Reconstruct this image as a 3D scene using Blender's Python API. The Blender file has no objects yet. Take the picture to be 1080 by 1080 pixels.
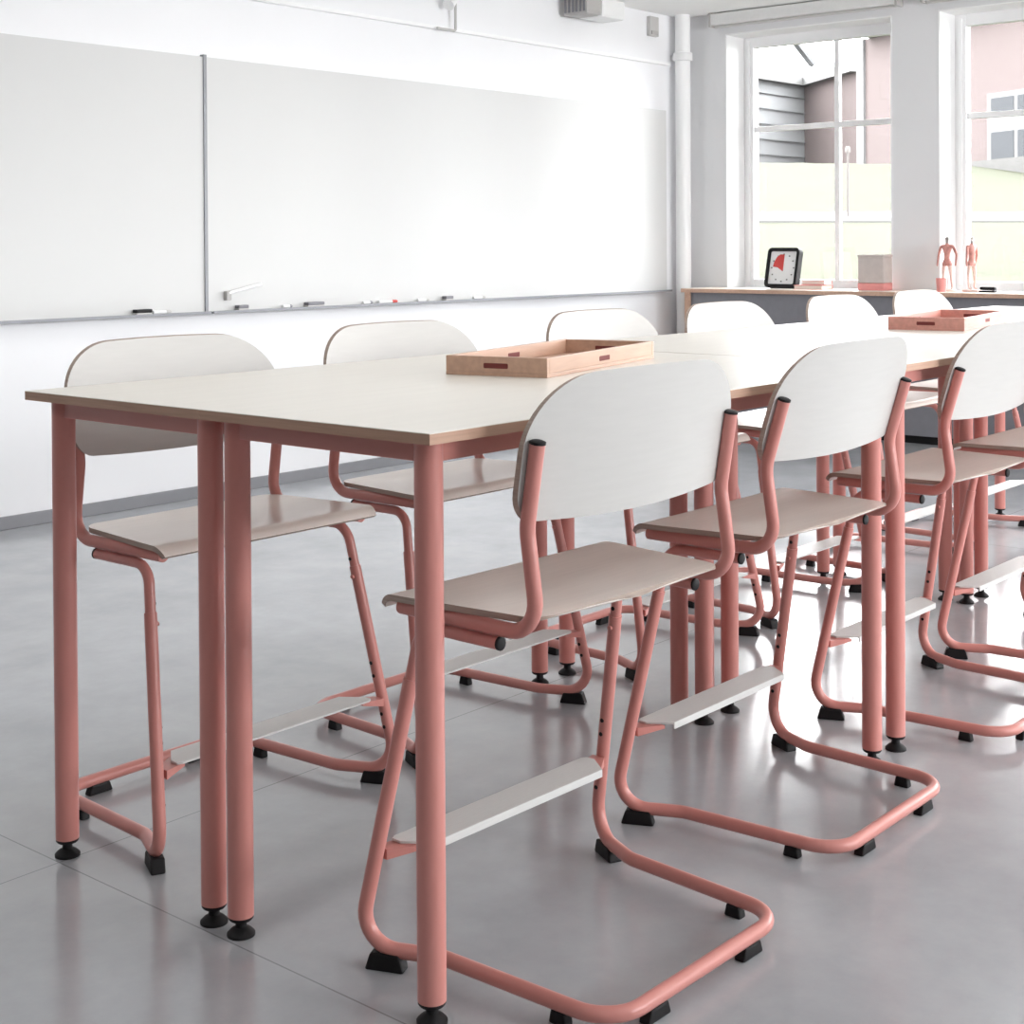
import bpy, bmesh, math, random
from mathutils import Vector, Matrix
random.seed(4)
scene = bpy.context.scene
COL = scene.collection
PI = math.pi

# ------------------------------------------------------------------ materials
def srgb(r, g, b):
    def f(c):
        c /= 255.0
        return c / 12.92 if c <= 0.04045 else ((c + 0.055) / 1.055) ** 2.4
    return (f(r), f(g), f(b), 1.0)

def mat(name, col, rough=0.5, metal=0.0, spec=0.5, noise=0.0, nscale=20.0, stretch=(1, 1, 1), bump=0.0, coat=0.0):
    m = bpy.data.materials.new(name)
    m.use_nodes = True
    nt = m.node_tree
    b = nt.nodes['Principled BSDF']
    b.inputs['Base Color'].default_value = col
    b.inputs['Roughness'].default_value = rough
    b.inputs['Metallic'].default_value = metal
    b.inputs['Specular IOR Level'].default_value = spec
    b.inputs['Coat Weight'].default_value = coat
    if noise > 0 or bump > 0:
        tc = nt.nodes.new('ShaderNodeTexCoord')
        mp = nt.nodes.new('ShaderNodeMapping')
        mp.inputs['Scale'].default_value = stretch
        nz = nt.nodes.new('ShaderNodeTexNoise')
        nz.inputs['Scale'].default_value = nscale
        nz.inputs['Detail'].default_value = 5
        nt.links.new(tc.outputs['Object'], mp.inputs['Vector'])
        nt.links.new(mp.outputs['Vector'], nz.inputs['Vector'])
        if noise > 0:
            mr = nt.nodes.new('ShaderNodeMapRange')
            mr.inputs['From Min'].default_value = 0.3
            mr.inputs['From Max'].default_value = 0.7
            mr.inputs['To Min'].default_value = 1 - noise
            mr.inputs['To Max'].default_value = 1 + noise * 0.5
            mx = nt.nodes.new('ShaderNodeVectorMath')
            mx.operation = 'SCALE'
            mx.inputs[0].default_value = col[:3]
            nt.links.new(nz.outputs['Fac'], mr.inputs['Value'])
            nt.links.new(mr.outputs['Result'], mx.inputs['Scale'])
            nt.links.new(mx.outputs['Vector'], b.inputs['Base Color'])
        if bump > 0:
            bp = nt.nodes.new('ShaderNodeBump')
            bp.inputs['Strength'].default_value = bump
            bp.inputs['Distance'].default_value = 0.002
            nt.links.new(nz.outputs['Fac'], bp.inputs['Height'])
            nt.links.new(bp.outputs['Normal'], b.inputs['Normal'])
    return m

M = {}
M['paint'] = mat('salmon_powder_coat', srgb(199, 133, 125), 0.3, spec=0.4)
M['black'] = mat('black_plastic', srgb(20, 18, 20), 0.6, spec=0.3)
M['ply'] = mat('whitewashed_birch', srgb(195, 193, 190), 0.36, noise=0.025, nscale=9, stretch=(1, 14, 14))
M['seat'] = mat('pale_birch_seat', srgb(246, 237, 229), 0.25, noise=0.035, nscale=9, stretch=(1, 14, 14))
M['plyedge'] = mat('plywood_edge', srgb(172, 154, 142), 0.55, noise=0.2, nscale=12, stretch=(1, 1, 30))
M['top'] = mat('cream_laminate', srgb(232, 227, 218), 0.32, noise=0.025, nscale=5, stretch=(1, 6, 6))
M['topedge'] = mat('birch_board_edge', srgb(182, 145, 123), 0.5, noise=0.12, nscale=10, stretch=(1, 1, 40))
M['alu'] = mat('brushed_aluminium', srgb(208, 208, 206), 0.45, metal=0.0, noise=0.05, nscale=40, stretch=(1, 12, 12))
M['wall'] = mat('white_wall_paint', srgb(244, 244, 246), 0.7, noise=0.01, nscale=3, bump=0.02)
M['wallgrey'] = mat('soft_grey_wall_paint', srgb(230, 230, 231), 0.7, noise=0.015, nscale=3, bump=0.02)
M['ceil'] = mat('white_ceiling_paint', srgb(246, 246, 245), 0.8, noise=0.01, nscale=4)
M['rearwall'] = mat('grey_rear_wall', srgb(128, 126, 124), 0.8, noise=0.02, nscale=3)
M['skirt'] = mat('grey_skirting', srgb(138, 138, 142), 0.5, noise=0.05, nscale=8)
M['board'] = mat('white_enamel_board', srgb(220, 220, 219), 0.15, spec=0.015, noise=0.012, nscale=1.5)
M['rail'] = mat('grey_board_trim', srgb(140, 141, 145), 0.4, metal=0.3)
M['frame'] = mat('white_window_paint', srgb(248, 248, 248), 0.45)
M['blind'] = mat('white_blind_fabric', srgb(226, 226, 224), 0.75, noise=0.03, nscale=40)
M['grey'] = mat('charcoal_laminate', srgb(122, 121, 127), 0.5, noise=0.05, nscale=25)
M['wood'] = mat('warm_birch', srgb(196, 160, 138), 0.45, noise=0.12, nscale=7, stretch=(1.2, 10, 10))
M['benchtop'] = mat('pale_bench_top', srgb(236, 224, 212), 0.4, noise=0.04, nscale=6, stretch=(8, 1, 8))
M['darkred'] = mat('dark_red_slot', srgb(112, 44, 40), 0.7)
M['red'] = mat('red_dial', srgb(196, 62, 58), 0.6)
M['white'] = mat('white_plastic', srgb(240, 240, 240), 0.4)
M['lightgrey'] = mat('light_grey_plastic', srgb(196, 194, 192), 0.5)
M['midgrey'] = mat('mid_grey_vent', srgb(182, 179, 177), 0.6)
M['tick'] = mat('dial_print', srgb(120, 118, 120), 0.6)
M['pink'] = mat('pink_card', srgb(226, 150, 146), 0.6, noise=0.04, nscale=30)
M['rosebox'] = mat('rose_stained_birch', srgb(204, 146, 134), 0.45, noise=0.12, nscale=7, stretch=(1.2, 10, 10))
M['taupe'] = mat('taupe_card', srgb(196, 186, 181), 0.7, noise=0.06, nscale=30)
M['muscle'] = mat('muscle_red', srgb(200, 140, 130), 0.5, noise=0.3, nscale=60)
M['bone'] = mat('figure_pale', srgb(226, 196, 186), 0.5, noise=0.15, nscale=60)
M['skull'] = mat('figure_grey', srgb(160, 152, 148), 0.5)
M['siding'] = mat('pale_siding', (0.18, 0.185, 0.19, 1), 0.7, noise=0.03, nscale=3)
M['render'] = mat('white_outdoor_trim', (0.0881, 0.0881, 0.0881, 1), 0.6)
M['sidingline'] = mat('siding_board_lap', (0.16, 0.165, 0.17, 1), 0.7)
M['roof'] = mat('pale_roof', (0.14, 0.14, 0.14, 1), 0.6, noise=0.03, nscale=2)
M['slate'] = mat('grey_roof_gutter', (0.115, 0.118, 0.124, 1), 0.6)
M['hedge'] = mat('grey_low_wall', (0.0500, 0.0486, 0.0468, 1), 0.8, noise=0.15, nscale=8)
M['path'] = mat('pale_path', (0.0528, 0.0523, 0.0500, 1), 0.9, noise=0.03, nscale=3)
M['winglass'] = mat('house_window_pane', (0.0420, 0.0441, 0.0476, 1), 0.6, spec=0.05)
M['lamp'] = mat('lamp_post_brown', (0.0353, 0.0294, 0.0266, 1), 0.5)

def brick_mat():
    m = mat('weathered_brick', srgb(168, 128, 124), 0.85)
    nt = m.node_tree
    b = nt.nodes['Principled BSDF']
    tc = nt.nodes.new('ShaderNodeTexCoord')
    mp = nt.nodes.new('ShaderNodeMapping')
    mp.inputs['Rotation'].default_value = (PI / 2, 0, 0)
    br = nt.nodes.new('ShaderNodeTexBrick')
    br.inputs['Color1'].default_value = (0.0592, 0.0430, 0.0422, 1)
    br.inputs['Color2'].default_value = (0.0657, 0.0496, 0.0481, 1)
    br.inputs['Mortar'].default_value = (0.0707, 0.0577, 0.0561, 1)
    br.inputs['Scale'].default_value = 4
    nt.links.new(tc.outputs['Object'], mp.inputs['Vector'])
    nt.links.new(mp.outputs['Vector'], br.inputs['Vector'])
    nt.links.new(br.outputs['Color'], b.inputs['Base Color'])
    return m
M['brick'] = brick_mat()

def grass_mat():
    m = mat('grass', srgb(148, 156, 108), 0.95, spec=0.1)
    nt = m.node_tree
    b = nt.nodes['Principled BSDF']
    tc = nt.nodes.new('ShaderNodeTexCoord')
    nz = nt.nodes.new('ShaderNodeTexNoise')
    nz.inputs['Scale'].default_value = 1.6
    nz.inputs['Detail'].default_value = 8
    cr = nt.nodes.new('ShaderNodeValToRGB')
    cr.color_ramp.elements[0].position = 0.35
    cr.color_ramp.elements[0].color = (0.0271, 0.0291, 0.0185, 1)
    cr.color_ramp.elements[1].position = 0.7
    cr.color_ramp.elements[1].color = (0.0317, 0.0330, 0.0228, 1)
    nt.links.new(tc.outputs['Object'], nz.inputs['Vector'])
    nt.links.new(nz.outputs['Fac'], cr.inputs['Fac'])
    nt.links.new(cr.outputs['Color'], b.inputs['Base Color'])
    return m
M['grass'] = grass_mat()

def floor_mat():
    m = mat('grey_linoleum', srgb(150, 150, 153), 0.22, spec=0.75)
    nt = m.node_tree
    N = nt.nodes
    L = nt.links
    b = N['Principled BSDF']
    tc = N.new('ShaderNodeTexCoord')
    nz = N.new('ShaderNodeTexNoise')
    nz.inputs['Scale'].default_value = 2.2
    nz.inputs['Detail'].default_value = 8
    nz.inputs['Roughness'].default_value = 0.65
    L.new(tc.outputs['Object'], nz.inputs['Vector'])
    cr = N.new('ShaderNodeValToRGB')
    cr.color_ramp.elements[0].position = 0.3
    cr.color_ramp.elements[0].color = srgb(153, 155, 159)
    cr.color_ramp.elements[1].position = 0.72
    cr.color_ramp.elements[1].color = srgb(177, 179, 182)
    L.new(nz.outputs['Fac'], cr.inputs['Fac'])
    sp = N.new('ShaderNodeSeparateXYZ')
    L.new(tc.outputs['Object'], sp.inputs['Vector'])
    def seam(out, origin, period, w):
        a = N.new('ShaderNodeMath'); a.operation = 'SUBTRACT'; a.inputs[1].default_value = origin - period * 20.5
        L.new(out, a.inputs[0])
        q = N.new('ShaderNodeMath'); q.operation = 'MODULO'; q.inputs[1].default_value = period
        L.new(a.outputs[0], q.inputs[0])
        s = N.new('ShaderNodeMath'); s.operation = 'SUBTRACT'; s.inputs[1].default_value = period / 2
        L.new(q.outputs[0], s.inputs[0])
        ab = N.new('ShaderNodeMath'); ab.operation = 'ABSOLUTE'
        L.new(s.outputs[0], ab.inputs[0])
        lt = N.new('ShaderNodeMath'); lt.operation = 'LESS_THAN'; lt.inputs[1].default_value = w
        L.new(ab.outputs[0], lt.inputs[0])
        return lt
    s1 = seam(sp.outputs['X'], -0.03, 4.0, 0.0016)
    s2 = seam(sp.outputs['Y'], 0.95, 8.0, 0.0016)
    mx = N.new('ShaderNodeMath'); mx.operation = 'MAXIMUM'
    L.new(s1.outputs[0], mx.inputs[0]); L.new(s2.outputs[0], mx.inputs[1])
    mix = N.new('ShaderNodeMix'); mix.data_type = 'RGBA'
    L.new(mx.outputs[0], mix.inputs['Factor'])
    L.new(cr.outputs['Color'], mix.inputs['A'])
    mix.inputs['B'].default_value = srgb(128, 128, 132)
    L.new(mix.outputs['Result'], b.inputs['Base Color'])
    nr = N.new('ShaderNodeMapRange')
    nr.inputs['To Min'].default_value = 0.12
    nr.inputs['To Max'].default_value = 0.23
    L.new(nz.outputs['Fac'], nr.inputs['Value'])
    L.new(nr.outputs['Result'], b.inputs['Roughness'])
    return m
M['floor'] = floor_mat()

def glass_mat():
    m = bpy.data.materials.new('window_glass')
    m.use_nodes = True
    nt = m.node_tree
    nt.nodes.clear()
    o = nt.nodes.new('ShaderNodeOutputMaterial')
    t = nt.nodes.new('ShaderNodeBsdfTransparent')
    t.inputs['Color'].default_value = (0.97, 0.97, 0.97, 1)
    g = nt.nodes.new('ShaderNodeBsdfGlossy')
    g.inputs['Roughness'].default_value = 0.02
    f = nt.nodes.new('ShaderNodeFresnel')
    f.inputs['IOR'].default_value = 1.3
    mx = nt.nodes.new('ShaderNodeMixShader')
    nt.links.new(f.outputs[0], mx.inputs[0])
    nt.links.new(t.outputs[0], mx.inputs[1])
    nt.links.new(g.outputs[0], mx.inputs[2])
    nt.links.new(mx.outputs[0], o.inputs[0])
    return m
M['glass'] = glass_mat()

# ------------------------------------------------------------------ mesh helpers
def obj(name, bm, mats, parent=None, smooth=False):
    me = bpy.data.meshes.new(name)
    bmesh.ops.recalc_face_normals(bm, faces=bm.faces[:])
    bm.to_mesh(me)
    bm.free()
    if not isinstance(mats, (list, tuple)):
        mats = [mats]
    for m in mats:
        me.materials.append(M[m] if isinstance(m, str) else m)
    if smooth:
        for p in me.polygons:
            p.use_smooth = True
        try:
            me.set_sharp_from_angle(angle=math.radians(40))
        except Exception:
            pass
    o = bpy.data.objects.new(name, me)
    COL.objects.link(o)
    if parent is not None:
        o.parent = parent
    return o

def thing(name, label, cat, loc=(0, 0, 0), rz=0.0, group=None):
    o = bpy.data.objects.new(name, None)
    o.empty_display_size = 0.1
    COL.objects.link(o)
    o.location = loc
    o.rotation_euler = (0, 0, rz)
    return tag(o, label, cat, group)

def tag(o, label, cat, group=None):
    o['label'] = label
    o['category'] = cat
    if group:
        o['group'] = group
    return o

def struct(name, bm, mats, smooth=False):
    o = obj(name, bm, mats, None, smooth)
    o['kind'] = 'structure'
    return o

def children(o):
    return [c for c in COL.objects if c.parent is o]

def copy_tree(o, parent=None):
    kids = children(o)
    c = o.copy()
    COL.objects.link(c)
    c.parent = parent
    for k in kids:
        copy_tree(k, c)
    return c

def box(bm, x0, x1, y0, y1, z0, z1, mi=0, bev=0.0, mtx=None):
    r = bmesh.ops.create_cube(bm, size=1.0)
    vs = r['verts']
    for v in vs:
        v.co = Vector(((x0 + x1) / 2 + v.co.x * (x1 - x0), (y0 + y1) / 2 + v.co.y * (y1 - y0), (z0 + z1) / 2 + v.co.z * (z1 - z0)))
    fs = list({f for v in vs for f in v.link_faces})
    if bev > 0:
        es = list({e for v in vs for e in v.link_edges})
        rb = bmesh.ops.bevel(bm, geom=es, offset=bev, segments=2, affect='EDGES', profile=0.6)
        vs = list({v for f in rb['faces'] for v in f.verts} | {v for v in vs if v.is_valid})
        fs = list({f for v in vs for f in v.link_faces})
    for f in fs:
        f.material_index = mi
    if mtx is not None:
        for v in vs:
            v.co = mtx @ v.co
    return vs

def fillet(pts, rad, seg=8):
    """polyline with rounded corners; rad is one value or one per inner corner"""
    pts = [Vector(p) for p in pts]
    out = [pts[0]]
    for i in range(1, len(pts) - 1):
        r = rad[i - 1] if isinstance(rad, (list, tuple)) else rad
        p, a, b = pts[i], pts[i - 1], pts[i + 1]
        u, w = (a - p).normalized(), (b - p).normalized()
        ang = u.angle(w)
        if r <= 0 or ang > PI - 0.01:
            out.append(p)
            continue
        d = r / math.tan(ang / 2)
        d = min(d, (a - p).length * 0.49, (b - p).length * 0.49)
        rr = d * math.tan(ang / 2)
        c = p + (u + w).normalized() * (rr / math.sin(ang / 2))
        s, e = p + u * d - c, p + w * d - c
        tot = s.angle(e)
        ax = s.cross(e).normalized()
        for k in range(seg + 1):
            out.append(c + Matrix.Rotation(tot * k / seg, 3, ax) @ s)
    out.append(pts[-1])
    return out

def tube(bm, path, r, n=14, mi=0, caps=True, flat=1.0):
    """sweep a circle along a path; r one value or list"""
    path = [Vector(p) for p in path]
    m = len(path)
    t0 = (path[1] - path[0]).normalized()
    ref = Vector((0, 0, 1)) if abs(t0.z) < 0.9 else Vector((1, 0, 0))
    nrm = t0.cross(ref).normalized()
    rings = []
    pt = t0
    for i, p in enumerate(path):
        if i == 0:
            t = t0
        elif i == m - 1:
            t = (path[i] - path[i - 1]).normalized()
        else:
            t = ((path[i + 1] - p).normalized() + (p - path[i - 1]).normalized()).normalized()
        q = pt.rotation_difference(t)
        nrm = (q @ nrm).normalized()
        nrm = (nrm - t * nrm.dot(t)).normalized()
        bi = t.cross(nrm)
        pt = t
        rr = r[i] if isinstance(r, (list, tuple)) else r
        rings.append([bm.verts.new(p + (nrm * math.cos(2 * PI * k / n) + bi * math.sin(2 * PI * k / n)) * rr) for k in range(n)])
    for i in range(m - 1):
        for k in range(n):
            f = bm.faces.new((rings[i][k], rings[i][(k + 1) % n], rings[i + 1][(k + 1) % n], rings[i + 1][k]))
            f.material_index = mi
    if caps:
        bm.faces.new(rings[0][::-1]).material_index = mi
        bm.faces.new(rings[-1]).material_index = mi

def lathe(bm, prof, loc=(0, 0, 0), n=20, mi=0):
    loc = Vector(loc)
    rings = []
    for (r, z) in prof:
        rings.append([bm.verts.new(loc + Vector((r * math.cos(2 * PI * k / n), r * math.sin(2 * PI * k / n), z))) for k in range(n)])
    for i in range(len(prof) - 1):
        for k in range(n):
            bm.faces.new((rings[i][k], rings[i][(k + 1) % n], rings[i + 1][(k + 1) % n], rings[i + 1][k])).material_index = mi
    bm.faces.new(rings[0][::-1]).material_index = mi
    bm.faces.new(rings[-1]).material_index = mi

def slab_grid(bm, P, th_dir, mi_face=0, mi_edge=1):
    """P[i][j] grid of points (front face); th_dir(i,j) offset to the back face"""
    ni, nj = len(P), len(P[0])
    A = [[bm.verts.new(P[i][j]) for j in range(nj)] for i in range(ni)]
    B = [[bm.verts.new(P[i][j] + th_dir(i, j)) for j in range(nj)] for i in range(ni)]
    for i in range(ni - 1):
        for j in range(nj - 1):
            bm.faces.new((A[i][j], A[i + 1][j], A[i + 1][j + 1], A[i][j + 1])).material_index = mi_face
            bm.faces.new((B[i][j], B[i][j + 1], B[i + 1][j + 1], B[i + 1][j])).material_index = mi_face
    for i in range(ni - 1):
        for j in (0, nj - 1):
            bm.faces.new((A[i][j], A[i + 1][j], B[i + 1][j], B[i][j])).material_index = mi_edge
    for j in range(nj - 1):
        for i in (0, ni - 1):
            bm.faces.new((A[i][j], A[i][j + 1], B[i][j + 1], B[i][j])).material_index = mi_edge

# ------------------------------------------------------------------ camera (solved from the photograph's vanishing lines)
F_PX, YAW, PITCH, ROLL, CY = 1561.6, 40.2105, 0.59855, -0.34702, 275.71
cam_loc = Vector((-1.61863, -1.53561, 1.17309))
a, t, r = math.radians(YAW), math.radians(PITCH), math.radians(ROLL)
fw = Vector((math.cos(a), math.sin(a), 0))
rt = Vector((math.sin(a), -math.cos(a), 0))
up = Vector((0, 0, 1))
f2 = fw * math.cos(t) - up * math.sin(t)
u2 = up * math.cos(t) + fw * math.sin(t)
r3 = rt * math.cos(r) + u2 * math.sin(r)
u3 = u2 * math.cos(r) - rt * math.sin(r)
cd = bpy.data.cameras.new('camera')
cd.sensor_width = 36
cd.lens = 36 * F_PX / 1080
cd.shift_x = 0
cd.shift_y = -(540 - CY) / 1080
cam = bpy.data.objects.new('camera', cd)
COL.objects.link(cam)
cam.matrix_world = Matrix(((r3.x, u3.x, -f2.x, cam_loc.x), (r3.y, u3.y, -f2.y, cam_loc.y), (r3.z, u3.z, -f2.z, cam_loc.z), (0, 0, 0, 1)))
scene.camera = cam

# ------------------------------------------------------------------ room
WX, WY, RY, BX, CZ = 6.83, 4.08, -4.9, -4.6, 2.71        # window wall, board wall, right wall, rear wall, ceiling
bm = bmesh.new(); box(bm, BX - 0.2, WX + 0.3, RY - 0.3, WY + 0.2, -0.15, 0.0)
struct('floor', bm, 'floor')
bm = bmesh.new(); box(bm, BX - 0.2, WX + 0.3, RY - 0.3, WY + 0.2, CZ, CZ + 0.15)
struct('ceiling', bm, 'ceil')
bm = bmesh.new(); box(bm, BX - 0.2, WX + 0.3, WY, WY + 0.2, 0, CZ)
struct('wall_left', bm, 'wall')
bm = bmesh.new(); box(bm, BX - 0.2, BX, RY, WY, 0, CZ)
struct('wall_rear', bm, 'rearwall')
SILL, HEAD = 0.88, 2.57
wins = [(3.735 - 1.49 * k - 1.185, 3.735 - 1.49 * k) for k in range(5)]
bm = bmesh.new()
box(bm, WX, WX + 0.3, RY - 0.3, WY, 0, SILL)
box(bm, WX, WX + 0.3, RY - 0.3, WY, HEAD, CZ)
edges = [WY] + [v for w in wins for v in (w[1], w[0])] + [RY - 0.3]
for k in range(0, len(edges), 2):
    box(bm, WX, WX + 0.3, edges[k + 1], edges[k], SILL, HEAD)
struct('wall_back', bm, 'wallgrey')
rwins = [(0.9, 2.55), (2.85, 4.5), (4.8, 6.45)]
bm = bmesh.new()
box(bm, BX - 0.2, WX, RY - 0.3, RY, 0, SILL)
box(bm, BX - 0.2, WX, RY - 0.3, RY, HEAD, CZ)
edges = [BX - 0.2] + [v for w in rwins for v in w] + [WX]
for k in range(0, len(edges), 2):
    box(bm, edges[k], edges[k + 1], RY - 0.3, RY, SILL, HEAD)
struct('wall_right', bm, 'wall')

def window(n, lo, hi, axis):
    """frame, glazing bars and panes set at the outer end of the reveal"""
    bm = bmesh.new()
    def bx(b, a0, a1, d0, d1, z0, z1, bev=0.004):
        if axis == 'x':
            box(b, WX + d0, WX + d1, a0, a1, z0, z1, 0, bev)
        else:
            box(b, a0, a1, RY - d1, RY - d0, z0, z1, 0, bev)
    fwid = 0.075
    bx(bm, lo, lo + fwid, 0.22, 0.29, SILL, HEAD)
    bx(bm, hi - fwid, hi, 0.22, 0.29, SILL, HEAD)
    bx(bm, lo + fwid, hi - fwid, 0.22, 0.29, HEAD - fwid, HEAD)
    bx(bm, lo + fwid, hi - fwid, 0.22, 0.29, SILL, SILL + 0.06)
    bx(bm, lo + 0.03, lo + 0.055, 0.205, 0.22, SILL + 0.03, HEAD - 0.03)
    bx(bm, hi - 0.055, hi - 0.03, 0.205, 0.22, SILL + 0.03, HEAD - 0.03)
    w = struct('window_%d' % n, bm, 'frame')
    mid = lo + (hi - lo) * (0.42 if axis == 'x' else 0.5)
    b2 = bmesh.new()
    bx(b2, mid - 0.017, mid + 0.017, 0.235, 0.275, SILL + 0.06, HEAD - fwid)
    obj('mullion', b2, 'frame', w)
    b2 = bmesh.new()
    bx(b2, lo + fwid, hi - fwid, 0.236, 0.274, 1.93, 1.965)
    obj('transom', b2, 'frame', w)
    b2 = bmesh.new()
    bx(b2, lo + fwid - 0.01, hi - fwid + 0.01, 0.252, 0.256, SILL + 0.05, HEAD - fwid + 0.01, 0)
    obj('pane', b2, 'glass', w)
    return w
for i, (lo, hi) in enumerate(wins):
    window(i + 1, lo, hi, 'x')
    bm = bmesh.new()
    box(bm, WX - 0.002, WX + 0.218, hi - 0.006, hi + 0.002, SILL, HEAD); box(bm, WX - 0.002, WX + 0.218, lo - 0.002, lo + 0.006, SILL, HEAD)
    box(bm, WX - 0.002, WX + 0.218, lo, hi, HEAD - 0.006, HEAD + 0.002); box(bm, WX - 0.002, WX + 0.218, lo, hi, SILL - 0.002, SILL + 0.006)
    struct('trim_%d' % (i + 2), bm, 'frame')
for i, (lo, hi) in enumerate(rwins):
    window(i + 6, lo, hi, 'y')

bm = bmesh.new(); box(bm, BX, WX - 0.36, WY - 0.014, WY, 0, 0.055, 0, 0.003)
struct('baseboard_left', bm, 'skirt')
bm = bmesh.new(); box(bm, BX, WX, RY, RY + 0.014, 0, 0.055, 0, 0.003)
struct('baseboard_right', bm, 'skirt')
# thin rail high on the board wall, boxed pipe chase in the corner
bm = bmesh.new(); box(bm, -2.5, 6.66, WY - 0.025, WY, 2.372, 2.392, 0, 0.003)
struct('trim_1', bm, 'frame')

pipe = thing('water_pipe', 'white vertical pipe in the corner between whiteboard and window wall', 'pipe', (6.7, 3.99, 0))
bm = bmesh.new(); tube(bm, [(0, 0, 0), (0, 0, CZ)], 0.05, 20)
obj('pipe_run', bm, 'frame', pipe, True)
bm = bmesh.new(); lathe(bm, [(0.052, 2.40), (0.064, 2.405), (0.064, 2.455), (0.052, 2.46)], n=20); box(bm, -0.012, 0.012, 0.05, 0.088, 2.415, 2.445)
obj('clamp', bm, 'white', pipe, True)

# ------------------------------------------------------------------ roller blinds over the windows
def blind(lo, hi, label):
    th = thing('roller_blind', label, 'blind', (WX - 0.001, (lo + hi) / 2, 2.615), 0, 'rolled-up blinds above the windows')
    w = (hi - lo) / 2 + 0.07
    b = bmesh.new(); box(b, -0.085, 0, -w, w, 0.012, 0.088, 0, 0.008)
    obj('cassette', b, 'blind', th)
    b = bmesh.new(); tube(b, [(-0.045, -w + 0.02, 0.004), (-0.045, w - 0.02, 0.004)], 0.01, 10)
    obj('bottom_bar', b, 'lightgrey', th, True)
    for s in (-1, 1):
        b = bmesh.new(); box(b, -0.088, 0, s * w - 0.008, s * w + 0.008, 0.0, 0.092, 0, 0.003)
        obj('end_cap', b, 'midgrey', th)
blind(*wins[0], 'rolled-up white blind above the left window beside the whiteboard')
blind(*wins[1], 'rolled-up white blind above the window at the right edge')

# ------------------------------------------------------------------ whiteboards with tray
BZ0, BZ1 = 0.872, 2.07
def whiteboard(x0, x1, label, seam):
    th = thing('whiteboard', label, 'whiteboard', ((x0 + x1) / 2, WY - 0.001, BZ0), 0, 'whiteboards on the left wall')
    h = (x1 - x0) / 2
    b = bmesh.new(); box(b, -h, h, -0.022, 0, 0.0, BZ1 - BZ0, 0, 0.002)
    obj('panel', b, 'board', th)
    b = bmesh.new(); box(b, -h, h, -0.062, -0.0, -0.008, 0.0, 0, 0.001); box(b, -h, h, -0.065, -0.061, -0.008, 0.004)
    obj('pen_tray', b, 'rail', th)
    if seam:
        b = bmesh.new(); box(b, h - 0.008, h + 0.01, -0.03, -0.001, 0.0, BZ1 - BZ0 + 0.01, 0, 0.002)
        obj('joint_strip', b, 'rail', th)
    return th
whiteboard(-1.6, 2.766, 'large glossy whiteboard left of the dark vertical joint strip', True)
whiteboard(2.781, 6.6, 'large glossy whiteboard right of the joint strip, reaching the corner', False)

# pens and erasers on the tray, magnet holder on the board
TZ = BZ0
def eraser(x, l, m, label):
    th = thing('board_eraser', label, 'eraser', (x, WY - 0.043, TZ), 0)
    b = bmesh.new(); box(b, -l / 2, l / 2, -0.016, 0.016, 0, 0.01, 0, 0.002); obj('felt', b, 'lightgrey', th)
    b = bmesh.new(); box(b, -l / 2, l / 2, -0.017, 0.017, 0.01, 0.026, 0, 0.004); obj('grip', b, m, th)
def marker(x, l, m, label):
    th = thing('marker_pen', label, 'pen', (x, WY - 0.045, TZ + 0.0095), 0)
    b = bmesh.new(); tube(b, [(-l / 2, 0, 0), (l * 0.2, 0, 0)], 0.009, 10); obj('barrel', b, 'white', th, True)
    b = bmesh.new(); tube(b, [(l * 0.2, 0, 0), (l / 2 - 0.008, 0, 0), (l / 2, 0, 0)], [0.0095, 0.009, 0.005], 10); obj('cap', b, m, th, True)
eraser(2.395, 0.085, 'black', 'black board eraser on the tray left of the joint strip')
marker(2.5, 0.1, 'lightgrey', 'white marker on the tray just right of the black eraser')
eraser(2.965, 0.06, 'grey', 'small grey board eraser on the tray just right of the joint strip')
marker(3.25, 0.06, 'grey', 'short grey-capped marker on the tray between the two grey erasers')
eraser(3.43, 0.11, 'grey', 'longer grey board eraser on the tray below the middle of the whiteboard wall')
marker(3.80, 0.07, 'grey', 'dark-capped marker left of the red-capped one on the tray')
marker(3.95, 0.14, 'red', 'red-capped marker on the whiteboard tray')
marker(4.22, 0.09, 'midgrey', 'grey-capped marker right of the red-capped one on the tray')
eraser(4.42, 0.06, 'grey', 'tiny grey eraser on the tray above the second chair by the wall')
marker(4.68, 0.1, 'midgrey', 'last marker towards the window on the whiteboard tray')
th = thing('magnetic_pen_holder', 'dark magnetic holder with white pen stuck low on the right whiteboard', 'holder', (2.885, WY - 0.0235, 0.945))
b = bmesh.new(); box(b, -0.015, 0.015, -0.025, 0, -0.022, 0.022, 0, 0.004); obj('magnet', b, 'midgrey', th)
b = bmesh.new(); tube(b, [(0.0, -0.018, 0.012), (0.2, -0.018, 0.05)], 0.009, 10); obj('pen', b, 'white', th, True)

# ------------------------------------------------------------------ things high on the wall
th = thing('spotlight', 'small white spotlight bracket fixed on the rail above the whiteboards', 'lamp', (4.43, WY - 0.02, 2.372))
b = bmesh.new(); tube(b, fillet([(-0.09, -0.03, 0.0), (0.06, -0.03, 0.0), (0.06, -0.03, 0.17), (0.02, -0.05, 0.2)], 0.015), 0.008, 8); obj('bracket', b, 'lightgrey', th, True)
b = bmesh.new(); tube(b, [(0.05, -0.045, 0.19), (-0.03, -0.06, 0.13)], [0.022, 0.034], 14); obj('lamp_head', b, 'white', th, True)
th = thing('projector', 'white short-throw projector with grey vent hung on the wall near the ceiling', 'projector', (5.62, WY, 2.565))
th.scale = (0.75, 0.75, 0.9)
b = bmesh.new(); box(b, 0.0, 0.32, -0.3, -0.06, 0.0, 0.13, 0, 0.02); obj('casing', b, 'white', th)
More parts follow.
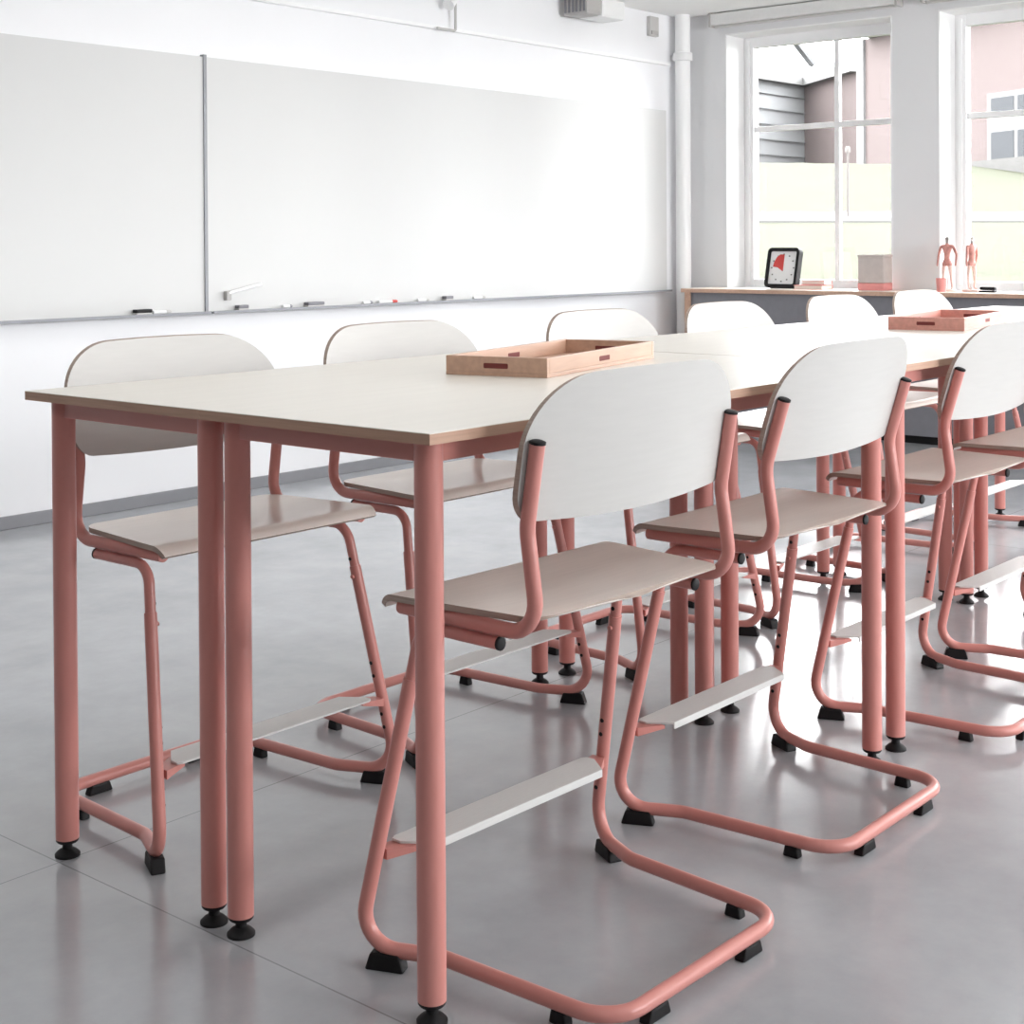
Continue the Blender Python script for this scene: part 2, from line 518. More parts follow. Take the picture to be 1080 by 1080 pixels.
b = bmesh.new(); box(b, -0.2, 0.0, -0.3, -0.05, 0.0, 0.14, 0, 0.03)
for k in range(6):
    box(b, -0.206, -0.2, -0.28 + k * 0.038, -0.262 + k * 0.038, 0.02, 0.11, 1)
obj('vent', b, ['midgrey', 'grey'], th)
b = bmesh.new(); box(b, -0.05, 0.1, -0.14, -0.001, 0.12, 0.15, 0, 0.004); obj('wall_arm', b, 'lightgrey', th)
th = thing('wall_sensor', 'small pale sensor box on the wall near the corner pipe', 'sensor', (6.46, WY, 2.55))
b = bmesh.new(); box(b, -0.05, 0.05, -0.03, 0, 0.0, 0.13, 0, 0.006); obj('casing', b, 'lightgrey', th)
b = bmesh.new(); box(b, -0.04, 0.03, -0.04, -0.03, 0.01, 0.035, 0, 0.002); obj('lens', b, 'midgrey', th)

# ------------------------------------------------------------------ window bench
bench = thing('window_bench', 'low charcoal cabinet bench with pale top running under the windows', 'bench', (WX, 0, 0))
b = bmesh.new(); box(b, -0.36, -0.001, -4.8, 3.86, 0.867, 0.890, 0, 0.003); obj('worktop', b, ['benchtop'], bench)
b = bmesh.new(); box(b, -0.363, -0.358, -4.8, 3.86, 0.864, 0.888, 0, 0.001); obj('edge_band', b, ['wood'], bench)
b = bmesh.new(); box(b, -0.335, -0.31, -4.8, 3.80, 0.05, 0.867); obj('front_panel', b, 'grey', bench)
b = bmesh.new(); box(b, -0.35, -0.001, 3.80, 3.84, 0, 0.867, 0, 0.002); obj('end_panel', b, 'wood', bench)
b = bmesh.new(); box(b, -0.29, -0.27, -4.8, 3.80, 0, 0.05); obj('plinth', b, 'black', bench)
BT = 0.890

# clock / visual timer
th = thing('timer_clock', 'square black-framed dial timer with a red wedge, leaning on the window bench', 'clock', (6.68, 3.245, BT + 0.0068), math.radians(-6))
W2, H2 = 0.122, 0.258
tilt = Matrix.Rotation(math.radians(12), 4, 'Y')
def rrect(w, z0, z1, r, n=6):
    pts = []
    for (cx, cz, a0) in ((w - r, z1 - r, 0), (-w + r, z1 - r, 90), (-w + r, z0 + r, 180), (w - r, z0 + r, 270)):
        for k in range(n + 1):
            q = math.radians(a0 + 90 * k / n)
            pts.append((cx + r * math.cos(q), cz + r * math.sin(q)))
    return pts
def prism_x(b, outline, x0, x1, mtx, mi=0):
    A = [b.verts.new(mtx @ Vector((x0, y, z))) for y, z in outline]
    B = [b.verts.new(mtx @ Vector((x1, y, z))) for y, z in outline]
    n = len(A)
    b.faces.new(A).material_index = mi
    b.faces.new(B[::-1]).material_index = mi
    for k in range(n):
        b.faces.new((A[k], A[(k + 1) % n], B[(k + 1) % n], B[k])).material_index = mi
def ring_x(b, outer, inner, x0, x1, mtx):
    vs = [[b.verts.new(mtx @ Vector((x, y, z))) for y, z in o] for x in (x0, x1) for o in (outer, inner)]
    n = len(outer)
    for k in range(n):
        j = (k + 1) % n
        b.faces.new((vs[0][k], vs[0][j], vs[1][j], vs[1][k]))
        b.faces.new((vs[2][k], vs[3][k], vs[3][j], vs[2][j]))
        b.faces.new((vs[0][k], vs[2][k], vs[2][j], vs[0][j]))
        b.faces.new((vs[1][k], vs[1][j], vs[3][j], vs[3][k]))
b = bmesh.new(); ring_x(b, rrect(W2, 0.0, H2, 0.03), rrect(W2 - 0.02, 0.022, H2 - 0.022, 0.012), -0.012, 0.03, tilt); obj('frame', b, 'black', th)
b = bmesh.new(); prism_x(b, rrect(W2 - 0.005, 0.004, H2 - 0.004, 0.028), 0.0, 0.022, tilt)
for k in range(12):
    q = 2 * PI * k / 12
    y, z = 0.085 * math.sin(q), H2 / 2 + 0.088 * math.cos(q)
    prism_x(b, [(y - 0.005, z - 0.004), (y + 0.005, z - 0.004), (y + 0.005, z + 0.004), (y - 0.005, z + 0.004)], -0.0025, 0.0005, tilt, 1)
obj('face', b, ['white', 'tick'], th)
cz = H2 / 2 + 0.012
pts = [(-0.012, cz - 0.035), (-0.012, cz + 0.075), (0.02, cz + 0.075), (0.045, cz + 0.055), (0.063, cz + 0.02), (0.067, cz - 0.005), (0.03, cz - 0.01)]
pts = [(y + 0.008, z) for y, z in pts]
b = bmesh.new(); prism_x(b, pts, -0.003, 0.0, tilt); obj('red_wedge', b, 'red', th)
b = bmesh.new(); tube(b, [tilt @ Vector((0.025, 0, 0.2)), Vector((0.09, 0, 0.001))], 0.006, 8); obj('stand', b, 'black', th, True)

# pink books, taupe box, cup, dark stapler
for k, (dx, dz, w, lab) in enumerate(((0.0, 0.0, 0.2, 'pale pink closed book lying under the other beside the timer'), (0.05, 0.03, 0.15, 'pink closed book lying on top of the pale one beside the timer'))):
    th = thing('book', lab, 'book', (6.66 + dx, 3.0 - k * 0.0, BT + dz), math.radians(8 * k), 'books on the window bench')
    b = bmesh.new(); box(b, -0.07, 0.07, -w / 2, w / 2, 0, 0.003); box(b, -0.07, 0.07, -w / 2, w / 2, 0.025, 0.028); box(b, 0.067, 0.07, -w / 2, w / 2, 0, 0.028); obj('cover', b, 'pink', th)
    b = bmesh.new(); box(b, -0.066, 0.066, -w / 2 + 0.004, w / 2 - 0.004, 0.003, 0.025); obj('pages', b, 'benchtop', th)
th = thing('storage_box', 'taupe upright storage box with a pink base on the window bench', 'box', (6.7, 2.6, BT), math.radians(4))
b = bmesh.new(); box(b, -0.07, 0.07, -0.082, 0.082, 0.045, 0.2, 0, 0.006); obj('body', b, 'taupe', th)
b = bmesh.new(); box(b, -0.072, 0.072, -0.084, 0.084, 0.2, 0.218, 0, 0.005); obj('lid', b, 'taupe', th)
b = bmesh.new(); box(b, -0.071, 0.071, -0.083, 0.083, 0, 0.045, 0, 0.004); obj('base', b, 'pink', th)
th = thing('cup', 'small pink cup at the foot of the left figure on the bench', 'cup', (6.6, 2.13, BT))
b = bmesh.new(); lathe(b, [(0.026, 0), (0.032, 0.08), (0.029, 0.08), (0.024, 0.01)], n=18); obj('cup_body', b, 'pink', th, True)
th = thing('stapler', 'small dark stapler lying on the bench right of the figures', 'stapler', (6.62, 1.86, BT), math.radians(80))
b = bmesh.new(); box(b, -0.05, 0.05, -0.015, 0.015, 0, 0.01, 0, 0.003); obj('base', b, 'black', th)
b = bmesh.new(); box(b, -0.05, 0.045, -0.013, 0.013, 0.013, 0.032, 0, 0.006); obj('arm', b, 'black', th)
b = bmesh.new(); box(b, -0.05, -0.035, -0.012, 0.012, 0.008, 0.016); obj('hinge', b, 'grey', th)

# anatomical figures: skeleton of edges grown with a skin modifier, then converted to plain mesh
def skin_mesh(name, verts, edges, radii, root=0, sub=2):
    me = bpy.data.meshes.new(name)
    me.from_pydata(verts, edges, [])
    o = bpy.data.objects.new(name, me)
    COL.objects.link(o)
    o.modifiers.new('skin', 'SKIN')
    if not me.skin_vertices:
        me.skin_vertices.new()
    for i, rr in enumerate(radii):
        sv = me.skin_vertices[0].data[i]
        sv.radius = (rr, rr)
        sv.use_root = (i == root)
    s = o.modifiers.new('sub', 'SUBSURF')
    s.levels = sub
    s.render_levels = sub
    bpy.context.view_layer.update()
    dg = bpy.context.evaluated_depsgraph_get()
    m2 = bpy.data.meshes.new_from_object(o.evaluated_get(dg))
    bpy.data.objects.remove(o)
    return m2

def figure(loc, rz, flip, label):
    th = thing('anatomical_figure', label, 'figure', loc, rz, 'anatomical figures on the window bench')
    th.scale = (1.08, 1.08, 1.08)
    b = bmesh.new(); lathe(b, [(0.05, 0), (0.05, 0.008), (0.046, 0.012)], n=24); obj('base', b, 'bone', th, True)
    s = -1 if flip else 1
    V = [(0, 0, .155), (0, 0, .19), (0, 0, .235), (0, .0, .258), (0, 0, .272), (0.002 * s, 0, .292), (-.004, 0, .285),
         (0, .018, .145), (.004, .022, .085), (.0, .024, .022), (-.018, .026, .014),
         (0, -.018, .145), (-.004, -.022, .085), (.004, -.026, .022), (-.014, -.028, .014),
         (0, .032, .247), (.006 * s, .046, .20), (-.006, .05 - .0 * s, .155), (-.01, .05, .135),
         (0, -.032, .247), (.004, -.05, .202), (-.012 * s, -.05, .158), (-.016 * s, -.048, .138)]
    E = [(0, 1), (1, 2), (2, 3), (3, 4), (4, 5), (0, 7), (7, 8), (8, 9), (9, 10), (0, 11), (11, 12), (12, 13), (13, 14),
         (2, 15), (15, 16), (16, 17), (17, 18), (2, 19), (19, 20), (20, 21), (21, 22), (5, 6)]
    R = [.017, .016, .02, .008, .008, .013, .009, .013, .008, .005, .004, .013, .008, .005, .004, .010, .007, .0055, .005, .010, .007, .0055, .005]
    me = skin_mesh('body', V, E, R)
    me.materials.append(M['muscle']); me.materials.append(M['bone']); me.materials.append(M['skull'])
    for p in me.polygons:
        z = p.center.z
        p.material_index = 2 if z > 0.262 else (1 if z < 0.14 else 0)
        p.use_smooth = True
    o = bpy.data.objects.new('body', me)
    COL.objects.link(o)
    o.parent = th
    o.location = (0, 0, -0.0)
    b = bmesh.new(); tube(b, [(0.0, 0, 0.01), (0.022, 0, 0.07), (0.022, 0, 0.16), (0.012, 0, 0.17)], 0.003, 8); obj('support_rod', b, 'lightgrey', th, True)
    return th
figure((6.69, 2.135, BT), math.radians(10), False, 'left anatomical figure, front view, standing on bench by the window reveal')
figure((6.69, 1.985, BT), math.radians(75), True, 'right anatomical figure, turned sideways, standing on bench before the window glass')

# ------------------------------------------------------------------ tables
LEG, WID, GY, GX, OV = 1.4474, 0.4476, 0.0724, 0.1191, 0.0512
TH = 0.9
def make_table(label):
    """local origin on the floor at the near right leg; x along the table"""
    root = thing('school_table', label, 'table', (0, 0, 0), 0, 'tables pushed together in two rows')
    return root
def fill_table(root, y0, y1):
    b = bmesh.new()
    box(b, -OV, LEG + GX / 2 - 0.0002, y0, y1, TH - 0.0172, TH - 0.0012, 0, 0.0)
    for f in b.faces: f.material_index = 1
    box(b, -OV, LEG + GX / 2 - 0.0002, y0, y1, TH - 0.0012, TH, 0, 0.0)
    obj('tabletop', b, ['top', 'topedge'], root)
    for (x, y) in ((0, 0), (0, WID), (LEG, 0), (LEG, WID)):
        b = bmesh.new(); tube(b, [(x, y, 0.034), (x, y, TH - 0.0175)], 0.0222, 24)
        lg = obj('leg', b, 'paint', root, True)
        b = bmesh.new(); lathe(b, [(0.024, 0.0), (0.024, 0.004), (0.018, 0.010), (0.010, 0.015), (0.009, 0.026), (0.019, 0.027), (0.0215, 0.030), (0.0215, 0.0345)], (x, y, 0), 20)
        obj('levelling_foot', b, 'black', lg, True)
    za, zb_ = TH - 0.0175 - 0.034, TH - 0.0176
    for y in (0.0, WID):
        b = bmesh.new(); box(b, 0.0, LEG, y - 0.011, y + 0.011, za, zb_, 0, 0.002); obj('apron', b, 'paint', root)
    for x in (0.0, LEG):
        b = bmesh.new(); box(b, x - 0.011, x + 0.011, 0.0, WID, za + 0.0005, zb_ - 0.0005, 0, 0.002); obj('apron', b, 'paint', root)
proto_r = make_table('narrow salmon-legged table with its bare near corner closest to the camera')
fill_table(proto_r, -OV, WID + GY / 2 - 0.0002)
proto_l = make_table('narrow salmon-legged table on the whiteboard side, first in its row, crate over its seam')
fill_table(proto_l, -GY / 2 + 0.0002, WID + OV)
proto_l.location = (0, WID + GY, 0)
lab = {(1, 0): 'middle table of the row away from the whiteboard, behind the near table',
       (1, 1): 'middle table of the whiteboard-side row, rose box across its corner',
       (2, 0): 'farthest table of the row away from the whiteboard, nearest the windows',
       (2, 1): 'farthest table of the whiteboard-side row, nearest the windows'}
for k in (1, 2):
    for j, pr in enumerate((proto_r, proto_l)):
        c = copy_tree(pr)
        c.location = (k * (LEG + GX), pr.location.y, 0)
        c['label'] = lab[(k, j)]

# ------------------------------------------------------------------ chairs
def make_chair(lean):
    root = thing('school_chair', '', 'chair', (0, 0, 0), 0, 'high chairs around the tables')
    WS, YU, ZT, YM, ZM = 0.261, -0.297, 0.586, -0.274, 0.745
    def upY(z):
        if z <= ZM:
            return YU + (YM - YU) * max(0, (z - 0.62)) / (ZM - 0.62)
        return YM - lean * (z - ZM) / (0.877 - ZM)
    # seat: waterfall front, rounded corners
    b = bmesh.new()
    ny, nx = 22, 18
    P = []
    y_rear, y_front = -0.288, 0.058
    ys = [y_rear + (y_front - 0.045 - y_rear) * (i / (ny - 8)) ** 1.0 for i in range(ny - 7)]
    ys = [y_rear + 0.04 * (1 - math.cos(PI / 2 * i / 5)) for i in range(5)] + [y_rear + 0.04 + (-0.002 - y_rear - 0.04) * i / 9 for i in range(10)]
    zs = [0.0] * len(ys)
    R = 0.034
    for k in range(1, 9):
        q = k / 8 * math.radians(64)
        ys.append(-0.002 + R * math.sin(q)); zs.append(-R * (1 - math.cos(q)))
    def halfw(y):
        w = 0.249 + (0.284 - 0.249) * min(1, (y - y_rear) / 0.28)
        r = 0.04
        if y < y_rear + r:
            d = (y_rear + r - y) / r
            w -= r * (1 - math.sqrt(max(0, 1 - d * d)))
        if y > 0.004:
            d = (y - 0.004) / 0.034
            w -= 0.02 * (1 - math.sqrt(max(0, 1 - min(1, d) ** 2)))
        return w
    for y, dz in zip(ys, zs):
        row = []
        for i in range(nx + 1):
            u = -1 + 2 * i / nx
            u = math.sin(u * PI / 2) * 0.35 + u * 0.65
            x = u * halfw(y)
            dish = -0.006 * (1 - u * u) * max(0, min(1, (0.02 - y) / 0.1)) * min(1, (y - y_rear) / 0.08)
            row.append(Vector((x, y, 0.609 + dz + dish)))
        P.append(row)
    def offs(i, j):
        i0, i1 = max(0, i - 1), min(len(P) - 1, i + 1)
        t = (P[i1][j] - P[i0][j]).normalized()
        return Vector((0, t.z, -t.y)) * 0.0105
    slab_grid(b, P, offs)
    obj('seat', b, ['seat', 'plyedge'], root, True)
    # backrest
    b = bmesh.new()
    HW = 0.279
    xs = [HW * math.sin(PI / 2 * (-1 + 2 * i / 40)) for i in range(41)]
    P = []
    for x in xs:
        ax = abs(x)
        top = 0.979 - 0.008 * (ax / HW) ** 2
        rx, rz = 0.135, 0.11
        if ax > HW - rx:
            d = (ax - (HW - rx)) / rx
            top -= rz * (1 - math.sqrt(max(0, 1 - d * d)))
        bot = 0.743 + 0.012 * (ax / HW) ** 2
        rx, rz = 0.04, 0.045
        if ax > HW - rx:
            d = (ax - (HW - rx)) / rx
            bot += rz * (1 - math.sqrt(max(0, 1 - d * d)))
        row = []
        for j in range(13):
            z = bot + (top - bot) * j / 12
            y = upY(z) + 0.0190 + 0.021 * ((ax / WS) ** 2 - 1)
            row.append(Vector((x, y, z)))
        P.append(row)
    slab_grid(b, P, lambda i, j: Vector((0, -0.0105, 0.002)))
    obj('backrest', b, ['ply', 'plyedge'], root, True)
    for s in (-1, 1):
        # seat rail + upright, one bent tube
        b = bmesh.new()
        path = fillet([(s * WS, 0.0, ZT), (s * WS, YU, ZT), (s * WS, YU, 0.62), (s * WS, YM, ZM), (s * WS, upY(0.877), 0.877)], [0.04, 0.0, 0.06])
        path = fillet([(s * WS, 0.0, ZT), (s * WS, YU + 0.0, ZT), (s * WS, YM, ZM), (s * WS, upY(0.877), 0.877)], [0.05, 0.09])
        tube(b, path, 0.0122, 16)
        fr = obj('side_frame', b, 'paint', root, True)
        d = (path[-1] - path[-2]).normalized()
        b = bmesh.new(); tube(b, [path[-1] - d * 0.001, path[-1] + d * 0.003, path[-1] + d * 0.0045], [0.0128, 0.0128, 0.009], 16); obj('end_plug', b, 'black', fr, True)
        # upper leg: rail under the seat, bends down into the sled tube
        top, bot = Vector((s * WS, -0.047, 0.5625)), Vector((s * 0.315, 0.06, 0.0))
        dn = (bot - top).normalized()
        b = bmesh.new()
        pth = fillet([(s * WS, -0.217, 0.5625), top, top + dn * 0.16], 0.045)
        tube(b, pth, 0.0104, 14)
        lg = obj('upper_leg', b, 'paint', root, True)
        b = bmesh.new(); tube(b, [(s * WS, -0.216, 0.5625), (s * WS, -0.220, 0.5625), (s * WS, -0.222, 0.5625)], [0.011, 0.011, 0.008], 14); obj('end_plug', b, 'black', lg, True)
    # sled base: two lower legs, floor runners, rear bar - one continuous tube
    ZF = 0.031
    def side(s):
        top, bot = Vector((s * 0.261, -0.047, 0.5625)), Vector((s * 0.315, 0.06, 0.0))
        d = bot - top
        st = top + d * ((0.5625 - 0.475) / 0.5625)
        k = top + d * ((0.5625 - ZF) / 0.5625)
        return [st, k, Vector((s * 0.252, -0.075, ZF)), Vector((s * 0.232, -0.412, ZF))], d.normalized()
    (l, dl), (rr, dr) = side(-1), side(1)
    b = bmesh.new()
    path = fillet(l + rr[::-1], [0.062, 0.06, 0.07, 0.07, 0.06, 0.062], 10)
    tube(b, path, 0.0125, 16)
    for s in (-1, 1):                                   # footrest adjustment holes and clamp screw on the inner face
        top, bot = Vector((s * 0.261, -0.047, 0.5625)), Vector((s * 0.315, 0.06, 0.0))
        for zz in (0.265, 0.237, 0.155, 0.127):
            p = top + (bot - top) * ((0.5625 - zz) / 0.5625)
            n = Vector((-s, 0, 0))
            tube(b, [p + n * 0.0115, p + n * 0.0131], 0.0042, 10, 1)
        p = top + (bot - top) * ((0.5625 - 0.452) / 0.5625)
        tube(b, [p + Vector((-s * 0.01, 0, 0)), p + Vector((-s * 0.0165, 0, 0))], 0.0045, 10, 0)
        p = top + (bot - top) * ((0.5625 - 0.49) / 0.5625)
        tube(b, [p + Vector((-s * 0.009, 0, 0)), p + Vector((-s * 0.0112, 0, 0))], 0.004, 10, 1)
    base = obj('sled_base', b, ['paint', 'black'], root, True)
    def pad(cx, cy, ang, ln, w, h):
        b = bmesh.new()
        vs = box(b, -ln / 2, ln / 2, -w / 2, w / 2, 0, h, 0, 0.004)
        for v in vs:
            k = 1 - 0.28 * (v.co.z / h)
            v.co.x *= k
        R4 = Matrix.Translation((cx, cy, 0)) @ Matrix.Rotation(ang, 4, 'Z')
        for v in b.verts: v.co = R4 @ v.co
        obj('foot_pad', b, 'black', base)
    for s in (-1, 1):
        dirv = Vector((s * 0.252 - s * 0.311, -0.075 - 0.052))
        ang = math.atan2(dirv.y, dirv.x)
        pad(s * 0.292, 0.008, ang, 0.068, 0.028, 0.028)
        pad(s * 0.2375, -0.315, PI / 2, 0.034, 0.02, 0.022)
        pad(s * 0.13, -0.412, 0, 0.06, 0.02, 0.022)
    # footrest plate and its two brackets
    b = bmesh.new()
    zf = 0.196
    outl = [(-0.256, 0.03), (-0.246, 0.036), (0.246, 0.036), (0.256, 0.03), (0.256, 0.012), (0.222, -0.034), (-0.222, -0.034), (-0.256, 0.012)]
    A = [b.verts.new((x, y, zf)) for x, y in outl]; B = [b.verts.new((x, y, zf - 0.004)) for x, y in outl]
    b.faces.new(A); b.faces.new(B[::-1])
    for k in range(8): b.faces.new((A[k], A[(k + 1) % 8], B[(k + 1) % 8], B[k]))
    box(b, -0.222, 0.222, -0.0345, -0.031, zf - 0.014, zf - 0.0005, 0, 0.0005)
    fr = obj('footrest', b, 'alu', root)
    for s in (-1, 1):
        b = bmesh.new()
        o3 = [(s * 0.286, 0.012), (s * 0.286, 0.04), (s * 0.236, 0.028), (s * 0.236, -0.02)]
        A = [b.verts.new((x, y, zf - 0.005)) for x, y in o3]; B = [b.verts.new((x, y, zf - 0.005 - (0.017 if abs(x) > 0.25 else 0.007))) for x, y in o3]
        b.faces.new(A); b.faces.new(B[::-1])
        for k in range(4): b.faces.new((A[k], A[(k + 1) % 4], B[(k + 1) % 4], B[k]))
        obj('bracket', b, 'paint', fr)
    return root

first = make_chair(0.022)
first.location = (0.366, 0.156, 0)
first.rotation_euler = (0, 0, math.radians(-1.5))
first['label'] = 'chair with pale curved back nearest the camera, beside the bare table corner'
proto = make_chair(0.040)
proto.location = (1.121, 0.199, 0)
proto['label'] = 'second chair from the camera on the side away from the whiteboard'
rest = [(1.965, 0.215, 0.0, 'third chair from the camera away from the whiteboard, cut by the right edge'),
        (2.67, 0.20, 0.0, 'fourth chair from the camera away from the whiteboard, mostly outside the right edge'),
        (0.362, 0.793, PI, 'leftmost chair, back to the whiteboard, at the near end of the table'),
        (1.08, 0.803, PI, 'second chair from the left, back to the whiteboard, behind the wooden crate'),
        (1.93, 0.80, PI, 'third chair from the left along the whiteboard, straight behind the wooden crate'),
        (2.64, 0.80, PI, 'chair by the whiteboard wall in front of the dark bench end, below the timer'),
        (3.43, 0.80, PI, 'chair on the whiteboard side below the taupe storage box'),
        (4.13, 0.80, PI, 'farthest chair on the whiteboard side, below the gap between the windows')]
for x, y, rz, lb in rest:
    c = copy_tree(proto)
    c.location = (x, y, 0)
    c.rotation_euler = (0, 0, rz)
    c['label'] = lb

# ------------------------------------------------------------------ trays on the tables
def crate(loc, rz, m, label, L=0.59, W=0.24, H=0.041):
    th = thing('wooden_tray', label, 'tray', loc, rz, 'wooden trays on the tables')
    t = 0.012
    b = bmesh.new(); box(b, 0, L, -W / 2, W / 2, 0, 0.008, 0, 0.001); obj('bottom', b, m, th)
    for (x0, x1, y0, y1) in ((0, t, -W / 2, W / 2), (L - t, L, -W / 2, W / 2), (t, L - t, -W / 2, -W / 2 + t), (t, L - t, W / 2 - t, W / 2)):
        b = bmesh.new(); box(b, x0, x1, y0, y1, 0.0081, H, 0, 0.0015)
        o = obj('side_panel', b, m, th)
        b = bmesh.new()
        cx, cy = (x0 + x1) / 2, (y0 + y1) / 2
        if x1 - x0 < 0.05:
            box(b, x0 - 0.0006, x1 + 0.0006, cy - 0.03, cy + 0.03, 0.015, 0.028, 0, 0.003)
        else:
            box(b, cx - 0.03, cx + 0.03, y0 - 0.0006, y1 + 0.0006, 0.015, 0.028, 0, 0.003)
        obj('hand_slot', b, 'darkred', o)
crate((0.727, 0.494, TH + 0.0002), math.radians(13), 'wood', 'pale wooden tray with dark hand slots on the near tables')
crate((2.765, 0.472, TH + 0.0002), math.radians(9), 'rosebox', 'rose-coloured wooden tray with dark hand slot on the far tables')

# ------------------------------------------------------------------ outdoors
A45 = math.radians(40)
ca, sa = math.cos(A45), math.sin(A45)
def ground_h(d):
    K = [(-30, 0.4), (8, 0.45), (11, 0.74), (17.6, 1.455), (19.0, 1.60), (29.6, 2.97), (32, 3.0), (120, 3.1)]
    for (d0, h0), (d1, h1) in zip(K, K[1:]):
        if d <= d1:
            return h0 + (h1 - h0) * (d - d0) / (d1 - d0)
    return K[-1][1]
ROT = math.radians(16)
ca2, sa2 = math.cos(A45 + ROT), math.sin(A45 + ROT)
def dep(x, y):                                          # distance outwards across the slope
    return (x - cam_loc.x) * ca2 + (y - cam_loc.y) * sa2
bm = bmesh.new()
G = {}
NX, NY = 130, 150
for i in range(NX + 1):
    for j in range(NY + 1):
        x = WX + 0.32 + (70.0) * (i / NX) ** 1.5
        y = -30 + 100 * j / NY
        G[i, j] = bm.verts.new((x, y, ground_h(dep(x, y))))
for i in range(NX):
    for j in range(NY):
        bm.faces.new((G[i, j], G[i + 1, j], G[i + 1, j + 1], G[i, j + 1]))
gr = struct('ground', bm, 'grass', True)
bm = bmesh.new()
prev = None
for k in range(41):
    q = -30 + 60 * k / 40
    row = []
    for d, dz in ((17.6, -0.3), (17.6, 0.03), (18.3, 0.03), (19.0, 0.03), (19.0, -0.3)):
        row.append(bm.verts.new((cam_loc.x + d * ca2 - q * sa2, cam_loc.y + d * sa2 + q * ca2, ground_h(d) + dz)))
    if prev and all(v.co.x > WX + 0.5 for v in row + prev):
        for j in range(4):
            bm.faces.new((prev[j], prev[j + 1], row[j + 1], row[j]))
    prev = row
for v in [v for v in bm.verts if not v.link_faces]:
    bm.verts.remove(v)
o = struct('path', bm, 'path', True)

def ray(u, D):
    """ground-plan point at depth D along picture column u of the solved camera (used to survey the buildings' plan)"""
    d = fw + rt * ((u - 540) / F_PX)
    return cam_loc.x + d.x * D, cam_loc.y + d.y * D
def wall_seg(bm, p, q, z0, z1, th=0.25, mi=0, push=1):
    a_, b_ = Vector((p[0], p[1], 0)), Vector((q[0], q[1], 0))
    d = (b_ - a_).normalized()
    n = Vector((-d.y, d.x, 0)) * th * push
    V = [bm.verts.new(v) for v in (a_ + up * z0, b_ + up * z0, b_ + n + up * z0, a_ + n + up * z0, a_ + up * z1, b_ + up * z1, b_ + n + up * z1, a_ + n + up * z1)]
    for f in ((0, 1, 2, 3), (4, 5, 6, 7), (0, 1, 5, 4), (1, 2, 6, 5), (2, 3, 7, 6), (3, 0, 4, 7)):
        bm.faces.new([V[i] for i in f]).material_index = mi
# house seen through the left window: pale siding wing and brick wing meeting in an inner corner, pale roof above
c0, c1, c2 = ray(770, 51.5), ray(849, 55.5), ray(906, 50.5)
house = thing('house', 'low house with pale siding wing, brick wing and pale roof beyond the lawn', 'house', (0, 0, 0))
EZ = 7.15
b = bmesh.new(); wall_seg(b, c0, c1, 2.6, EZ, push=1); obj('siding_wall', b, 'siding', house)
b = bmesh.new()
for k in range(7):
    z = 3.3 + k * 0.55
    wall_seg(b, (c0[0] - 0.05, c0[1] - 0.08), (c1[0] - 0.05, c1[1] - 0.08), z, z + 0.04, 0.06)
obj('siding_boards', b, 'sidingline', house)
b = bmesh.new(); wall_seg(b, c1, c2, 2.6, EZ, push=1); obj('brick_wall', b, 'brick', house)
b = bmesh.new()
def eave(p, q, drop, rise, back):
    a_, b_ = Vector((p[0], p[1], EZ)), Vector((q[0], q[1], EZ))
    d = (b_ - a_).normalized()
    n = Vector((-d.y, d.x, 0))
    V = [b.verts.new(v) for v in (a_ - n * 0.3 - up * drop, b_ - n * 0.3 - up * drop, b_ - n * 0.3 + up * 0.2, a_ - n * 0.3 + up * 0.2, a_ + n * back + up * rise, b_ + n * back + up * rise, a_ + n * back - up * drop, b_ + n * back - up * drop)]
    for f in ((0, 1, 2, 3), (3, 2, 5, 4), (4, 5, 7, 6), (0, 6, 7, 1), (0, 3, 4, 6), (1, 7, 5, 2)):
        b.faces.new([V[i] for i in f])
eave(c0, c1, 0.1, 2.6, 5); eave(c1, c2, 0.1, 2.6, 5)
obj('roof', b, 'roof', house)
p0, p1 = ray(833, 50.2), ray(857, 54)
b = bmesh.new(); tube(b, [(p0[0], p0[1], 8.3), (p1[0], p1[1], 7.75)], 0.14, 8); obj('gutter', b, 'slate', house, True)
# taller brick house to the right
d0, d1 = ray(906, 48), ray(1150, 38.5)
tall = thing('brick_house', 'taller brick house with white corner trim and white-framed window beyond the lawn', 'house', (0, 0, 0))
b = bmesh.new(); wall_seg(b, d0, d1, 2.4, 7.75, 3.0, push=1); obj('brick_wall', b, 'brick', tall)
b = bmesh.new(); wall_seg(b, (d0[0] - 0.1, d0[1] + 0.02), ray(911, 47.6), 2.4, 7.75, 0.12, push=1); obj('corner_trim', b, 'render', tall)
b = bmesh.new(); wall_seg(b, ray(900, 47.2), ray(1155, 37.8), 7.75, 8.2, 4.2, push=1); obj('eaves', b, 'slate', tall)
dd = (Vector(d1) - Vector(d0)).normalized()
def wpt(u):                                            # point on the tall house's front wall
    px, py = ray(u, 1.0)
    dx, dy = px - cam_loc.x, py - cam_loc.y
    ex, ey = d1[0] - d0[0], d1[1] - d0[1]
    det = dx * (-ey) + dy * ex
    rx, ry = d0[0] - cam_loc.x, d0[1] - cam_loc.y
    k = (rx * (-ey) + ry * ex) / det
    return cam_loc.x + dx * k, cam_loc.y + dy * k
q0, q1 = wpt(1044), wpt(1086)
nn = Vector((dd.y, -dd.x))
def off(p, k): return (p[0] + nn.x * k, p[1] + nn.y * k)
b = bmesh.new()
wz0, wz1 = 3.1, 5.4
wall_seg(b, off(q0, 0.08), off(q1, 0.08), wz0, wz1, 0.1)
wf = obj('window', b, 'render', tall)
def lerp2(p, q, k): return (p[0] + (q[0] - p[0]) * k, p[1] + (q[1] - p[1]) * k)
